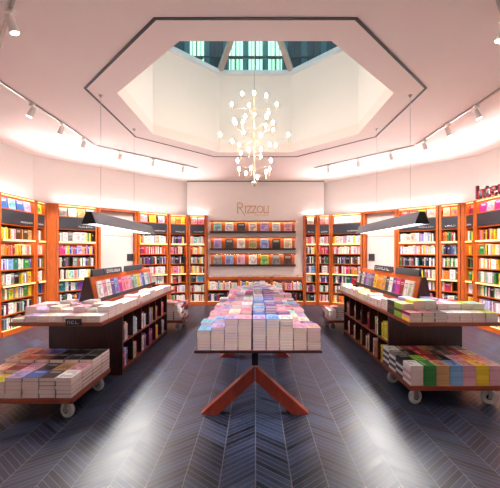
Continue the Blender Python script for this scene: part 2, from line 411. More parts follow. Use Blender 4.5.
# ---------------------------------------------------------------- wall bookcases
UPR = []     # candidates: (Mw, size, colour, label, group)
ROWS = [.102, .392, .682, .967, 1.257, 1.547, 1.857]           # book shelves from the floor up
DEP = .34
def bookcase(code, p0, p1, label, phrase, sets, faces, signtxt=True):
    p0, p1 = Vector(p0), Vector(p1); W = (p1 - p0).length - .006; rz = math.atan2(p1.y - p0.y, p1.x - p0.x)
    r = empty('bookcase', (p0.x, p0.y, 0), rz, label=label, cat='bookcase', group='bookcases round the walls')
    R = TR(p0.x, p0.y, 0, rz); t = .05
    bx('side_panel', M_OAK, r, 0, t, 0, DEP, 0, 2.72); bx('side_panel', M_OAK, r, W - t, W, 0, DEP, 0, 2.72)
    bx('back_panel', M_CASEBACK, r, t, W - t, DEP - .02, DEP, .1, 2.67)
    bx('top_board', M_OAKH, r, t, W - t, 0, DEP, 2.67, 2.72)
    bx('plinth', M_OAKH, r, t, W - t, -.03, DEP - .02, 0, .10)
    for z in (.392, .682, 1.257, 1.547, 2.15): bx('shelf', M_OAKH, r, t, W - t, .015, DEP - .02, z - .024, z - .002)
    for z in (.965, 1.855): bx('ledge', M_OAKH, r, t, W - t, -.03, DEP - .02, z - .045, z - .002)
    bx('shelf', M_OAKH, r, t, W - t, .015, DEP - .02, 2.425, 2.445)
    for z in (2.669, 1.809):                       # strips tucked behind a lip, washing the books
        bx('led_strip', M_LED, r, t + .01, W - t - .01, .03, .045, z - .008, z)
        bx('valance', M_OAKH, r, t, W - t, .002, .014, z - .03, z)
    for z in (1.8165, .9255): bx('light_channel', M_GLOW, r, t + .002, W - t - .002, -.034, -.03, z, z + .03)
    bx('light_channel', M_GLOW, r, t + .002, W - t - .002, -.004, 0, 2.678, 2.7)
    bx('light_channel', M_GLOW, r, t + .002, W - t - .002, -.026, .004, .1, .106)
    s = bx('sign_panel', M_SIGN, r, t, W - t, .0, .014, 2.155, 2.42)
    if signtxt:
        ln = min(.34, W * .5); scribble(MB(), W - t - .04 - ln, W - t - .04, 2.195, 2.225, -.002, max(3, int(ln / .04))).build('lettering', M_SIGNTXT, s)
    # face-out books under the top board
    n = len(faces); pitch = (W - 2 * t - .02) / n
    bw = min(pitch * .86, .2)
    for i, cn in enumerate(faces):
        x = t + .01 + pitch * (i + .5) - bw / 2
        M = R @ Matrix.Translation((x, .045, 2.451)) @ Matrix.Rotation(-.12, 4, 'X')
        book('display_book', ME_FACE, M, (bw, .02, .195), cn,
             f'{cn} book facing out, {ordn(i + 1)} from left, top row, {phrase}', 'books facing out along the case tops')
    # rows of spines
    for ri, z in enumerate(ROWS):
        x = t + .004; i = 0; names = SETS[sets[6 - ri]]
        tall = .225 if ri in (6, 3) else .215
        while True:
            face = rnd.random() < (.16 if ri in (6, 3, 2) else .05)
            w = rnd.uniform(.1, .14) if face else rnd.choice((.022, .028, .034, .04, .05, .03))
            if x + w > W - t - .003: break
            if rnd.random() < .025: x += rnd.uniform(.03, .09); continue
            h = tall * rnd.uniform(.84, 1.0); d = h * .66; cn = rnd.choice(names); i += 1
            size = (w, .03 if face else d, h)
            M = R @ Matrix.Translation((x, .035 + rnd.uniform(0, .02), z))
            UPR.append((M, size, cn, f'{cn} book, {ordn(i)} from left, {ordn(7 - ri)} spine row down, {phrase}', face))
            x += w + .0015
    # cove light on top of the case, behind its edge
    mid = R @ Vector((W / 2, .25, 2.745))
    return r, W, rz, mid

LA = [(-4.75, 5.93), (-4.75, 6.92)]; LB = [(-4.75, 6.93), (-4.75, 7.265)]
CASES = [
 ('LA', *LA, 'orange wood bookcase with blue face-out books on top, at the left edge of the photo', 'leftmost bookcase',
  ['warm', 'warm', 'cool', 'white', 'white', 'dark', 'dark'], ['blue', 'sky blue', 'blue', 'lilac']),
 ('LB', *LB, 'narrow orange wood bookcase with one lime book on top, beside the leftmost bookcase', 'narrow case second from left',
  ['white', 'white', 'dark', 'white', 'cool', 'dark', 'mix'], ['lime']),
 ('LC', (-4.6, 7.39), (-3.96, 8.03), 'orange wood bookcase immediately left of the left white door', 'case before left white door',
  ['white', 'bright', 'dark', 'pastel', 'cool', 'mix', 'mix'], ['grey', 'white', 'tan', 'white']),
 ('LD', (-3.22, 8.77), (-2.56, 9.43), 'orange wood bookcase immediately right of the left white door', 'case after left white door',
  ['pastel', 'red', 'dark', 'red', 'pastel', 'mix', 'mix'], ['pink', 'yellow', 'rose']),
 ('LE', (-2.55, 9.44), (-2.05, 9.695), 'medium orange bookcase with orange books on top, two left of the wall display', 'case second left of wall display',
  ['mix', 'red', 'dark', 'warm', 'red', 'red', 'white'], ['tan', 'orange', 'yellow']),
 ('LF', (-2.03, 9.7), (-1.49, 9.7), 'narrow orange bookcase directly left of the wall display', 'case directly left of wall display',
  ['pastel', 'warm', 'mix', 'warm', 'cool', 'dark', 'white'], ['rose', 'pink']),
 ('RF', (1.49, 9.72), (1.88, 9.72), 'narrow orange bookcase with one white book on top, directly right of wall display', 'case directly right of wall display',
  ['red', 'white', 'dark', 'cool', 'white', 'mix', 'dark'], ['white']),
 ('RE', (1.89, 9.72), (2.26, 9.6), 'narrow orange bookcase with pink books on top, second right of the wall display', 'case second right of wall display',
  ['red', 'red', 'dark', 'red', 'mix', 'mix', 'red'], ['pink', 'rose']),
 ('RD', (2.27, 9.59), (3.0, 8.99), 'orange bookcase with five white books on top, left of the right white door', 'case before right white door',
  ['pastel', 'pastel', 'dark', 'red', 'mix', 'white', 'mix'], ['white', 'white', 'white', 'white', 'white']),
 ('RC', (3.68, 8.31), (4.36, 7.63), 'orange bookcase with red face-out books on top, right of the right white door', 'case after right white door',
  ['pastel', 'pastel', 'dark', 'mix', 'red', 'mix', 'mix'], ['crimson', 'red', 'orange', 'peach']),
 ('RG', (4.37, 7.62), (4.685, 7.31), 'narrow orange bookcase with two peach books on top, third from right', 'narrow case third from right',
  ['mix', 'cool', 'white', 'warm', 'red', 'mix', 'mix'], ['peach', 'orange']),
 ('RB', (4.75, 7.26), (4.75, 6.93), 'slimmest orange bookcase with one red book on top, second from right', 'slim case second from right',
  ['white', 'warm', 'mix', 'white', 'white', 'warm', 'mix'], ['crimson']),
 ('RA', (4.75, 6.92), (4.75, 5.1), 'widest orange bookcase under the red letters, at the right edge of the photo', 'rightmost bookcase',
  ['warm', 'white', 'warm', 'white', 'white', 'pastel', 'white'], ['magenta', 'rose', 'magenta', 'pink', 'magenta', 'rose', 'magenta', 'rose']),
]
TOPS = []
for cdef in CASES: TOPS.append(bookcase(*cdef))

# corner fillers and doors
def post(p, q, name):
    p, q = Vector(p), Vector(q); d = (q - p).normalized(); n = Vector((-d.y, d.x)) * .2
    struct(MB().prism([tuple(p), tuple(q), tuple(q + n), tuple(p + n)], 0, 2.72), name, M_OAK)
post((-4.75, 7.275), (-4.605, 7.385), 'trim_3'); post((4.69, 7.308), (4.745, 7.265), 'trim_4')
def door_bay(p0, p1, name, label):
    p0, p1 = Vector(p0), Vector(p1); W = (p1 - p0).length; rz = math.atan2(p1.y - p0.y, p1.x - p0.x)
    r = empty(name, (p0.x, p0.y, 0), rz, kind='structure'); R = TR(p0.x, p0.y, 0, rz)
    a = .01
    bx('frame', M_OAK, r, a, a + .06, 0, .2, 0, 2.66); bx('frame', M_OAK, r, W - a - .06, W - a, 0, .2, 0, 2.66)
    bx('lintel', M_OAKH, r, a, W - a, 0, .22, 2.6 + .062, 2.72)
    bx('panel', M_DOOR, r, a + .062, W - a - .062, .14, .18, 0, 2.02); bx('panel', M_DOOR, r, a + .062, W - a - .062, .14, .18, 2.03, 2.66)
    TOPS.append((r, W, rz, R @ Vector((W / 2, .25, 2.745))))
    return R, W
R1, W1 = door_bay((-3.955, 8.035), (-3.225, 8.765), 'door_1', ''); R2, W2 = door_bay((3.005, 8.985), (3.675, 8.315), 'door_2', '')
for R, x, lab in ((R1, W1 - .24, 'small dark square plate on the left white door'), (R2, .12, 'small dark square plate on the right white door')):
    M = R @ Matrix.Translation((x, .12, 1.36))
    o = MB().box(0, .17, 0, .018, 0, .19).build('notice_plate', M_SIGN); o.matrix_world = M; tag(o, lab, 'sign', None, 'thing')

# low cases under the wall display
lowx = [-1.485, -.5, .49, 1.485]
for i in range(3):
    x0, x1 = lowx[i], lowx[i + 1] - .006; W = x1 - x0; ph = f'{("left", "middle", "right")[i]} low case'
    r = empty('low_bookcase', (x0, 9.7, 0), 0, label=f'low orange wood bookcase under the wall display, {("left", "middle", "right")[i]} of three', cat='bookcase', group='low bookcases under the wall display')
    R = TR(x0, 9.7, 0)
    t = .03
    bx('side_panel', M_OAK, r, 0, t, 0, DEP, 0, .80); bx('side_panel', M_OAK, r, W - t, W, 0, DEP, 0, .80)
    bx('back_panel', M_CASEBACK, r, t, W - t, DEP - .02, DEP, .1, .80); bx('top_board', M_OAKH, r, 0, W, -.015, DEP, .802, .84)
    bx('plinth', M_OAKH, r, t, W - t, -.02, DEP - .02, 0, .1); bx('shelf', M_OAKH, r, t, W - t, .015, DEP - .02, .43, .452)
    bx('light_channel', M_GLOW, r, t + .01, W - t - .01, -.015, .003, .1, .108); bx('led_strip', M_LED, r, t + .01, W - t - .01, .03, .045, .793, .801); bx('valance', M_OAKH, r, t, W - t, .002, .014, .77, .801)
    for z, rn in ((.11, 2), (.454, 1)):
        x = t + .01; k = 0
        while True:
            face = rnd.random() < .12; w = rnd.uniform(.11, .15) if face else rnd.choice((.025, .03, .04, .05))
            if x + w > W - t - .01: break
            if rnd.random() < .06: x += .08; continue
            h = rnd.uniform(.19, .25); cn = rnd.choice(SETS['pastel' if rn == 1 else 'dark']); k += 1
            UPR.append((R @ Matrix.Translation((x, .035, z)), (w, .03 if face else h * .66, h), cn, f'{cn} book, {ordn(k)} from left on {("upper", "lower")[rn - 1]} shelf of the {ph}', face)); x += w + .0015
    k = 0
    for j in range(5):
        if i == 1 and j == 2: continue
        k += 1; n = rnd.choice((1, 2)); z = .8415
        for q in range(n):
            cn = rnd.choice(SETS['red'])
            book('softcover_book', ME_FLAT, R @ Matrix.Translation((.06 + j * .185, .05, z)), (.145, .2, .025), cn,
                 f'{cn} book lying {"above" if q else "flat"} on top of the {ph}, pile {ordn(k)} from left', 'books lying on the low cases'); z += .0255

# ---------------------------------------------------------------- wall display
ds = [('mint white charcoal cream lilac white rose').split(), ('lilac charcoal white tan sky|blue black cream').split(), ('grey sky|blue rose white lime grey brown').split()]
for i, (z0, z1) in enumerate(((2.19, 2.58), (1.66, 2.07), (1.16, 1.56))):
    nm = ('top', 'middle', 'bottom')[i]
    r = empty('display_shelf', (-.085, 10.048, z0), 0, label=f'{nm} of the three orange wood display shelves on the back wall', cat='shelf', group='display shelves on the back wall', kind='thing')
    h = z1 - z0
    bx('back_board', M_OAKH, r, -1.31, 1.31, -.03, 0, .045, h - .032); bx('ledge', M_DARKW, r, -1.33, 1.33, -.14, 0, 0, .04)
    bx('front_lip', M_DARKW, r, -1.33, 1.33, -.155, -.141, 0, .06); bx('top_lip', M_TOPW, r, -1.33, 1.33, -.09, 0, h - .03, h)
    bx('led_strip', M_LED, r, -1.3, 1.3, -.07, -.058, h - .038, h - .0305); bx('valance', M_TOPW, r, -1.33, 1.33, -.09, -.08, h - .055, h - .0305)
    for k in range(7):
        cn = ds[i][k].replace('|', ' ')
        M = TR(-.085 + (k - 3) * .365 - .125, 10.05 - .125, z0 + .048) @ Matrix.Rotation(-.2, 4, 'X')
        book('display_book', ME_FACE, M, (.25, .022, .285 if i == 0 else .31), cn, f'{cn} book facing out, {ordn(k + 1)} from left on the {nm} wall display shelf', 'books facing out on the back wall')

# shop name on the back wall
def strokes(mb, segs, x, z, s, w, y, dpt=.012):
    for pl in segs:
        for a, b in zip(pl, pl[1:]):
            mb.beam((x + a[0] * s, y, z + a[1] * s), (x + b[0] * s, y, z + b[1] * s), dpt, w, (0, 1, 0)) if False else mb.beam((x + a[0] * s, y, z + a[1] * s), (x + b[0] * s, y, z + b[1] * s), w, dpt, (0, 1, 0))
arc = lambda cx, cz, r, a0, a1, n=10, sx=1: [(cx + sx * r * math.cos(math.radians(a0 + (a1 - a0) * i / n)), cz + r * math.sin(math.radians(a0 + (a1 - a0) * i / n))) for i in range(n + 1)]
GL = {'R': [[(.0, 0), (0, 1)], [(0, 1), (.25, 1)] , arc(.25, .75, .25, 90, -90), [(.25, .5), (0, .5)], [(.22, .5), (.75, -.28)], [(-.06, 0), (.08, 0)]],
      'I': [[(.1, 0), (.1, 1)], [(0, 0), (.2, 0)], [(0, 1), (.2, 1)]],
      'Z': [[(0, .86), (0, 1), (.6, 1), (0, 0), (.62, 0), (.62, .14)]],
      'O': [arc(.42, .5, .5, 0, 360, 20, .84)],
      'L': [[(.05, 1), (.05, 0), (.5, 0), (.5, .14)], [(0, 1), (.12, 1)]]}
sg = empty('shop_sign', (0, 10.05, 2.88), label='thin tan capital letters of the shop name on the back wall', cat='sign', kind='thing')
x = -.56
for ch, q, adv in (('R', .31, .225), ('I', .21, .075), ('Z', .21, .155), ('Z', .21, .16), ('O', .21, .20), ('L', .21, .125), ('I', .21, .1)):
    mb = MB(); strokes(mb, GL[ch], x, -.05, q, .026, -.012); mb.build('letter', M_GOLD, sg); x += adv
def text_mesh(body, size, ext, mats):
    cu = bpy.data.curves.new('t', 'FONT'); cu.body = body; cu.size = size; cu.extrude = ext; cu.align_x = 'LEFT'
    o = bpy.data.objects.new('t', cu); COL.objects.link(o); bpy.context.view_layer.update()
    me = bpy.data.meshes.new_from_object(o.evaluated_get(bpy.context.evaluated_depsgraph_get())); bpy.data.objects.remove(o)
    me.materials.clear()
    for m in mats: me.materials.append(m)
    if len(mats) > 1:
        for p in me.polygons: p.material_index = 0 if abs(p.normal.z) > .7 else 1
    w = max(v.co.x for v in me.vertices)
    return me, w
xx = 0.0
for ch in 'GALLERIA':
    me, w = text_mesh(ch, .075, .004, [M_GOLD]); o = bpy.data.objects.new('small_letter', me); COL.objects.link(o); o.parent = sg
    o.location = (-.02 + xx, -.008, -.15); o.rotation_euler = (PI / 2, 0, 0); xx += .058 if ch != 'I' else .035
# red letters over the right-hand case
lt = empty('letter_sign', (4.74, 6.93, 2.735), -PI / 2, label='big red block letters standing on the rightmost bookcase top', cat='sign', kind='thing')
xx = 0
for ch in 'International':
    me, w = text_mesh(ch, .42, .03, [M_REDL, M_BLACK]); o = bpy.data.objects.new('letter', me); COL.objects.link(o); o.parent = lt
    o.location = (xx, .03, 0); o.rotation_euler = (PI / 2, 0, 0); xx += w + .012

# ---------------------------------------------------------------- centre tables
XC = .025
def table(y0, y1, label, ph):
    r = empty('display_table', (XC, 0, 0), 0, label=label, cat='table', group='long tables in the middle aisle')
    bx('tabletop', M_DARKW, r, -.588, .588, y0, y1, .672, .695, bevel=.004)
    for yy in (y0 + .27, y1 - .27):
        for s in (-1, 1):
            o = -.03
            MB().hexa([(o + s * .535, yy - .05, 0), (o + s * .365, yy - .05, 0), (o + s * .365, yy + .05, 0), (o + s * .535, yy + .05, 0),
                       (o + s * .004, yy - .05, .475), (o + s * .004, yy - .05, .325), (o + s * .004, yy + .05, .325), (o + s * .004, yy + .05, .475)]).build('leg', M_REDW, r)
    bx('spine_beam', M_BLACK, r, -.06, 0, y0 + .24, y1 - .24, .477, .671)
    bx('brace', M_BLACK, r, -.45, .45, y0 + .25, y0 + .31, .65, .6715); bx('brace', M_BLACK, r, -.45, .45, y1 - .31, y1 - .25, .65, .6715)
    return r
table(2.93, 5.17, 'long dark topped display table on red crossed beams, nearest the camera', 'near'); table(5.27, 7.5, 'long display table behind the near one, its piles lower', 'far')
OCC += [(-.59, .61, 2.93, 5.17, .65, .9), (-.59, .61, 5.27, 7.5, .65, .86)]
st_table = Stock()
for ti, (y0, rows, ph) in enumerate(((2.945, 11, 'near'), (5.285, 11, 'far'))):
    for r in range(rows):
        for cidx in range(9):
            x = XC - .562 + .1258 * cidx + (.008 if cidx >= 4 else 0); y = y0 + .2 * r
            pal = 'table_l' if cidx < 4 else ('table_c' if cidx < 6 else 'table_r')
            full = {0: 7, 1: 8, 7: 8, 8: 8}.get(cidx, 11)
            if ti == 0: n = full if r == 0 else max(4, full - rnd.choice((0, 1, 1, 2)) + (2 if cidx in (4, 5) and r > 1 else (1 if cidx in (0,1,7,8) else 0)))
            else: n = max(2, 6 - rnd.choice((0, 1, 2)) + (3 if cidx in (4, 5) else 0) - (2 if cidx in (0, 8) else 0))
            th = .0262 if cidx not in (7, 8) else .0205
            if cidx in (7, 8) and r == 0: n = 10
            cn = rnd.choice(SETS[pal]); z = .696
            for k in range(n):
                w, d = .1215 - rnd.uniform(0, .003), .192
                M = TR(x + rnd.uniform(0, .003), y + rnd.uniform(0, .003), z, rnd.uniform(-.008, .008)); sz = (w, d, th - .0006)
                top = k == n - 1
                if (r == 0 and ti == 0):
                    lab = (f'{cn} paperback on top, {ordn(cidx + 1)} pile from left in front row of near table' if top else
                           f'pale-edged paperback, {ordn(n - k)} from top, {ordn(cidx + 1)} pile from left, near table front row')
                    book('paperback', ME_FCOV, M, sz, cn if top else rnd.choice(('cream', 'white', 'rose', cn)), lab, 'paperbacks piled on the centre tables', ME_FPAGE)
                elif top:
                    book('paperback', ME_FLAT, M, sz, cn, f'{cn} paperback topping {ordn(cidx + 1)} pile from left, {ordn(r + 1)} row back, {ph} table', 'paperbacks piled on the centre tables')
                else: st_table.put(M, sz, cn, False)
                z += th
st_table.build('paperback_stock', 'paperbacks underneath the top copies on the two centre tables', 'books')

# ---------------------------------------------------------------- island bookcases
def island(sx, label, side):
    """sx -1 left, +1 right; local x runs from the aisle face outwards"""
    r = empty('island_bookcase', (sx * 1.73, 4.15, 0), 0, label=label, cat='bookcase', group='island bookcases beside the aisle')
    X = lambda a, b: tuple(sorted((sx * a, sx * b)))
    L = 2.12; D = .95
    def b(name, mat, xa, xb, y0, y1, z0, z1, bevel=0): x0, x1 = X(xa, xb); return bx(name, mat, r, x0, x1, y0, y1, z0, z1, bevel=bevel)
    b('worktop', M_TOPW, -.03, .99, -.62, L + .45, .78, .82, .004)
    b('end_panel', M_DARKW, 0, D, 0, .04, 0, .779); b('end_panel', M_DARKW, 0, D, L - .04, L, 0, .779)
    b('plinth', M_DARKW, .01, D - .01, .041, L - .041, 0, .06); b('back_panel', M_BLACK, D / 2 - .15, D / 2 - .13, .041, L - .041, .062, .778)
    for z in (.062, .405): b('shelf', M_TOPW, .0, D / 2 - .151, .041, L - .041, z, z + .02); b('shelf', M_TOPW, D / 2 - .129, D, .041, L - .041, z, z + .02)
    pit = (L - .08) / 6
    for i in range(1, 6):
        for za, zb in ((.083, .404), (.426, .779)):
            b('divider', M_DARKW, .004, D / 2 - .151, .04 + i * pit - .009, .04 + i * pit + .009, za, zb)
    # sloping face-out rack along the middle of the worktop
    c0 = .47
    tri = lambda y0, y1, mb: mb.hexa([(sx * (c0 - .125), y0, .822), (sx * (c0 + .125), y0, .822), (sx * (c0 + .125), y1, .822), (sx * (c0 - .125), y1, .822),
                                      (sx * (c0 - .03), y0, 1.27), (sx * (c0 + .03), y0, 1.27), (sx * (c0 + .03), y1, 1.27), (sx * (c0 - .03), y1, 1.27)])
    tri(.02, .05, MB()).build('rack_end', M_DARKW, r); tri(L + .25, L + .28, MB()).build('rack_end', M_DARKW, r)
    def slab(o0, o1, z0, z1, th, name, mat):
        MB().hexa([(sx * (c0 + o0), .051, z0), (sx * (c0 + o0 + th), .051, z0), (sx * (c0 + o0 + th), L + .249, z0), (sx * (c0 + o0), L + .249, z0),
                   (sx * (c0 + o1), .051, z1), (sx * (c0 + o1 + th), .051, z1), (sx * (c0 + o1 + th), L + .249, z1), (sx * (c0 + o1), L + .249, z1)]).build(name, mat, r)
    slab(-.115, -.025, .823, 1.27, .018, 'rack_slope', M_OAKH); slab(.115, .025, .823, 1.27, -.018, 'rack_slope', M_OAKH)
    b('rack_ledge', M_DARKW, c0 - .155, c0 - .088, .051, L + .249, .96, .98); b('rack_ledge', M_DARKW, c0 + .088, c0 + .155, .051, L + .249, .96, .98)
    b('rack_lip', M_BLACK, c0 - .164, c0 - .1555, .051, L + .249, .945, .995)
    for y0, y1, ln in (((.12, .43, 0), (.45, 1.05, 8), (1.2, 1.95, 0)) if sx < 0 else ((.1, .82, 0), (.95, 1.7, 6))):
        s = MB().hexa([(sx * (c0 - .035), y0, 1.272), (sx * (c0 + .01), y0, 1.272), (sx * (c0 + .01), y1, 1.272), (sx * (c0 - .035), y1, 1.272),
                       (sx * (c0 - .02), y0, 1.365), (sx * c0, y0, 1.365), (sx * c0, y1, 1.365), (sx * (c0 - .02), y1, 1.365)]).build('sign_board', M_SIGN, r)
        if not ln: continue
        t = scribble(MB(), 0, y1 - y0 - .14, 0, .045, 0, ln).build('lettering', M_SIGNTXT, s)
        if sx < 0: t.matrix_local = Matrix.Translation((-(c0 - .029) + .004, y0 + .07, 1.296)) @ Matrix.Rotation(PI / 2, 4, 'Z')
        else: t.matrix_local = Matrix.Translation(((c0 - .029) - .004, y1 - .07, 1.296)) @ Matrix.Rotation(-PI / 2, 4, 'Z')
    return r
island(-1, 'dark wood island bookcase with sloping rack of pink books, at the left of the aisle', 'left')
island(1, 'dark wood island bookcase with sloping rack of orange books, at the right of the aisle', 'right')
for sx in (-1, 1):
    for b in ((0, .95, 4.15, 6.27, 0, .80), (-.02, .98, 3.55, 6.6, .75, .86), (.32, .6, 4.18, 6.5, .85, 1.3)):
        x0, x1 = sorted((sx * (1.73 + b[0]), sx * (1.73 + b[1]))); OCC.append((x0, x1, *b[2:]))
    x0, x1 = sorted((sx * 2.12, sx * 2.28)); OCC.append((x0, x1, 4.25, 6.67, 1.98, 2.12))

RACK = {-1: ['white', 'rose', 'white', 'purple', 'sky blue', 'magenta', 'pink', 'pink', 'rose', 'grey', 'mint', 'yellow', 'lilac', 'blue', 'white', 'mint', 'pink', 'cream'],
        1: ['cream', 'white', 'crimson', 'magenta', 'purple', 'white', 'charcoal', 'tan', 'orange', 'orange', 'yellow', 'purple', 'grey', 'lilac', 'purple', 'cream', 'charcoal', 'white']}
for sx in (-1, 1):
    side = 'left' if sx < 0 else 'right'
    # face-out books on the slope
    for k, cn in enumerate(RACK[sx]):
        y = 4.15 + .07 + k * .1255
        w = .122; tilt = math.atan2(.09, .517)
        # front cover towards the aisle
        if sx < 0: M = Matrix.Translation((-1.73 - (.47 - .118), y, .987)) @ Matrix.Rotation(PI / 2, 4, 'Z') @ Matrix.Translation((0, -.03, 0)) @ Matrix.Rotation(-tilt, 4, 'X')
        else: M = Matrix.Translation((1.73 + (.47 - .118), y + w, .987)) @ Matrix.Rotation(-PI / 2, 4, 'Z') @ Matrix.Translation((0, -.03, 0)) @ Matrix.Rotation(-tilt, 4, 'X')
        book('display_book', ME_FACE, M, (w, .018, .23), cn, f'{cn} book facing out, {ordn(k + 1)} from the near end of the {side} island rack', 'books facing out on the island racks')
    # books in the pigeonholes
    pit = (2.12 - .08) / 6
    for row, z in ((0, .0835), (1, .4265)):
        for i in range(6):
            ya = 4.15 + .04 + i * pit + .02; n = rnd.choice((2, 3, 3, 4)) if sx < 0 else rnd.choice((1, 2, 3)) if i > 0 else 4
            y = ya + (rnd.uniform(0, .06) if sx > 0 else .01)
            names = SETS['bright'] if sx < 0 else (['lime', 'yellow', 'green', 'yellow'] if i == 0 else ['white', 'red', 'crimson', 'cream', 'charcoal', 'tan'])
            for k in range(n):
                th = rnd.uniform(.03, .055); h = rnd.uniform(.2, .25); cn = rnd.choice(names)
                if y + th + .02 > ya + pit - .04: break
                if sx < 0: M = TR(-1.73 - .012, y, z, PI / 2)
                else: M = TR(1.73 + .012, y + th, z, -PI / 2)
                book('pigeonhole_book', ME_UP, M, (th, .17, h), cn, f'{cn} book, {ordn(k + 1)} from near side, {("lower", "upper")[row]} {ordn(i + 1)} pigeonhole, {side} island',
                     'upright books in the island pigeonholes'); y += th + .003
    # piles on the worktop: three rows across the overhang, then two files along the aisle
    pal = SETS['island_l' if sx < 0 else 'island_r']; th = .034
    def pile(px, py, n, desc, rotz, w, d, show):
        cn = rnd.choice(pal); z = .8205
        for k in range(n):
            if k < n - show: 
                ST.put(TR(px, py, z, rotz), (w, d, th - .0007), cn, False)
            else:
                c2 = cn if k == n - 1 or rnd.random() < .7 else rnd.choice(pal)
                pos = 'on top' if k == n - 1 else f'{ordn(n - k)} from top'
                book('softcover_book', ME_FCOV, TR(px + rnd.uniform(0, .003), py + rnd.uniform(0, .003), z, rotz), (w, d, th - .0007), c2,
                     f'{c2} book {pos}, {desc}, {side} island', 'books piled on the island worktops', ME_FPAGE)
            z += th
    if sx < 0: ST = Stock(); STL = ST
    x0 = -2.71 if sx < 0 else 1.71
    for rr, (yy, n) in enumerate(((3.555, 2), (3.76, 3), (3.965, 4)) if sx < 0 else ((3.555, 3), (3.76, 5), (3.965, 5))):
        for cc in range(7):
            nn = n + (1 if rr > 0 and rnd.random() < .3 else 0)
            if sx > 0 and cc == 6 and rr == 2: nn = 2
            if sx < 0 and rr == 0 and cc in (0,): nn = 1
            pile(x0 + .003 + cc * .141, yy, nn, f'{ordn(cc + 1)} pile from left, {("front", "second", "third")[rr]} overhang row', 0, .135, .195, nn if rr == 0 else 3)
    for kk in range(17):
        yy = 4.172 + kk * .1405
        if sx < 0: pile(-1.745, yy, 3 + (rnd.random() < .3), f'{ordn(kk + 1)} aisle-side pile past the overhang', PI / 2, .135, .2, 3)
        else: pile(1.745, yy + .135, 3 + (rnd.random() < .3), f'{ordn(kk + 1)} aisle-side pile past the overhang', -PI / 2, .135, .2, 3)
ST.build('softcover_stock', 'softcover books underneath the upper copies on the island worktops', 'books')
# small black tag on the left worktop edge
o = empty('price_sign', (-2.0, 3.518, .79), 0, label='small black tag with pale marks on the front edge of the left worktop', cat='tag')
bx('plate', M_TAG, o, -.085, .085, -.008, .008, .0, .075); scribble(MB(), -.065, .07, .022, .055, -.011, 3).build('marking', M_TAGL, o)

# ---------------------------------------------------------------- book trolleys
def trolley(x0, x1, y0, y1, label):
    r = empty('book_trolley', ((x0 + x1) / 2, (y0 + y1) / 2, 0), 0, label=label, cat='trolley', group='low book trolleys at the island ends')
    w, d = (x1 - x0) / 2, (y1 - y0) / 2
    bx('platform', M_TOPW, r, -w, w, -d, d, .175, .225, bevel=.006)
    for a in (-1, 1):
        for b in (-1, 1):
            cx, cy = a * (w - .1), b * (d - .1)
            cs = MB().box(cx - .04, cx + .04, cy - .04, cy + .04, .166, .174).box(cx - .02, cx + .02, cy - .034, cy - .028, .06, .166).box(cx - .02, cx + .02, cy + .028, cy + .034, .06, .166).build('caster', M_STEEL, r)
            MB().lathe([(.045, -.021), (.068, -.021), (.075, -.012), (.075, .012), (.068, .021), (.045, .021)], (cx, cy, .0755), (.3 * a, 1, 0), 20).build('wheel', M_RUBBER, cs, smooth=False)
            MB().lathe([(.03, -.027), (.03, .027)], (cx, cy, .0755), (.3 * a, 1, 0), 10).build('hub', M_BLACK, cs)
    return r
trolley(-2.68, -1.72, 3.0, 3.8, 'low wheeled trolley of large books before the left island')
trolley(1.585, 2.56, 3.28, 4.02, 'low wheeled trolley of coloured book piles before the right island')
trolley(-2.45, -1.47, 6.42, 7.1, 'low wheeled trolley beyond the far end of the left island')
trolley(1.47, 2.45, 6.42, 7.1, 'low wheeled trolley beyond the far end of the right island')
ST2 = Stock()
def tpile(px, py, n, th, cols, desc, spine, w, d, show, z0=.2265):
    z = z0
    for k in range(n):
        cn = cols[k] if isinstance(cols, list) else cols
        M = TR(px + rnd.uniform(0, .004), py + rnd.uniform(0, .004), z, rnd.uniform(-.006, .006))
        if spine == 0: M = M @ Matrix.Translation((w, 0, 0)) @ Matrix.Rotation(PI / 2, 4, 'Z'); sz = (d, w, th - .0008)
        else: sz = (w, d, th - .0008)
        if spine > 0: M = M @ Matrix.Translation((w, d, 0)) @ Matrix.Rotation(PI, 4, 'Z')
        if k < n - show: ST2.put(M, sz, cn, False)
        else:
            pos = 'on top' if k == n - 1 else f'{ordn(n - k)} from top'
            book('hardback', ME_FCOV, M, sz, cn, f'{cn} book {pos} of {desc}', 'books piled on the low trolleys', ME_FPAGE)
        z += th
# left: large mixed books, spines to the right
ltop = [['cream', 'yellow', 'lilac', 'blue', 'charcoal', 'white'], ['peach', 'crimson', 'rose', 'charcoal', 'tan', 'rose'], ['tan', 'red', 'brown', 'black', 'charcoal', 'black'], ['orange', 'purple', 'blue', 'black', 'black', 'charcoal']]
for rr in range(4):
    for cc in range(6):
        n = [5, 5, 6, 6][rr]
        if rr == 0 and cc in (0, 1): n = 4
        cols = [rnd.choice(('cream', 'white', 'rose', 'tan', ltop[rr][cc])) for _ in range(n - 1)] + [ltop[rr][cc]]
        if cc >= 4: cols = [rnd.choice(['black', 'charcoal', 'brown', 'white']) for _ in range(n - 1)] + [ltop[rr][cc]]
        tpile(-2.672 + cc * .158, 3.006 + rr * .198, n, .0385, cols, f'{ordn(cc + 1)} pile from left, {("front", "second", "third", "back")[rr]} row, left front trolley', -1, .15, .19, n if rr == 0 or cc == 5 else 2)
rtop = [['white', 'green', 'tan', 'sky blue', 'rose', 'yellow', 'rose'], ['black', 'lime', 'crimson', 'black', 'rose', 'orange', 'pink'], ['grey', 'black', 'red', 'brown', 'grey', 'red', 'cream'], ['white', 'brown', 'crimson', 'tan', 'charcoal', 'brown', 'grey']]
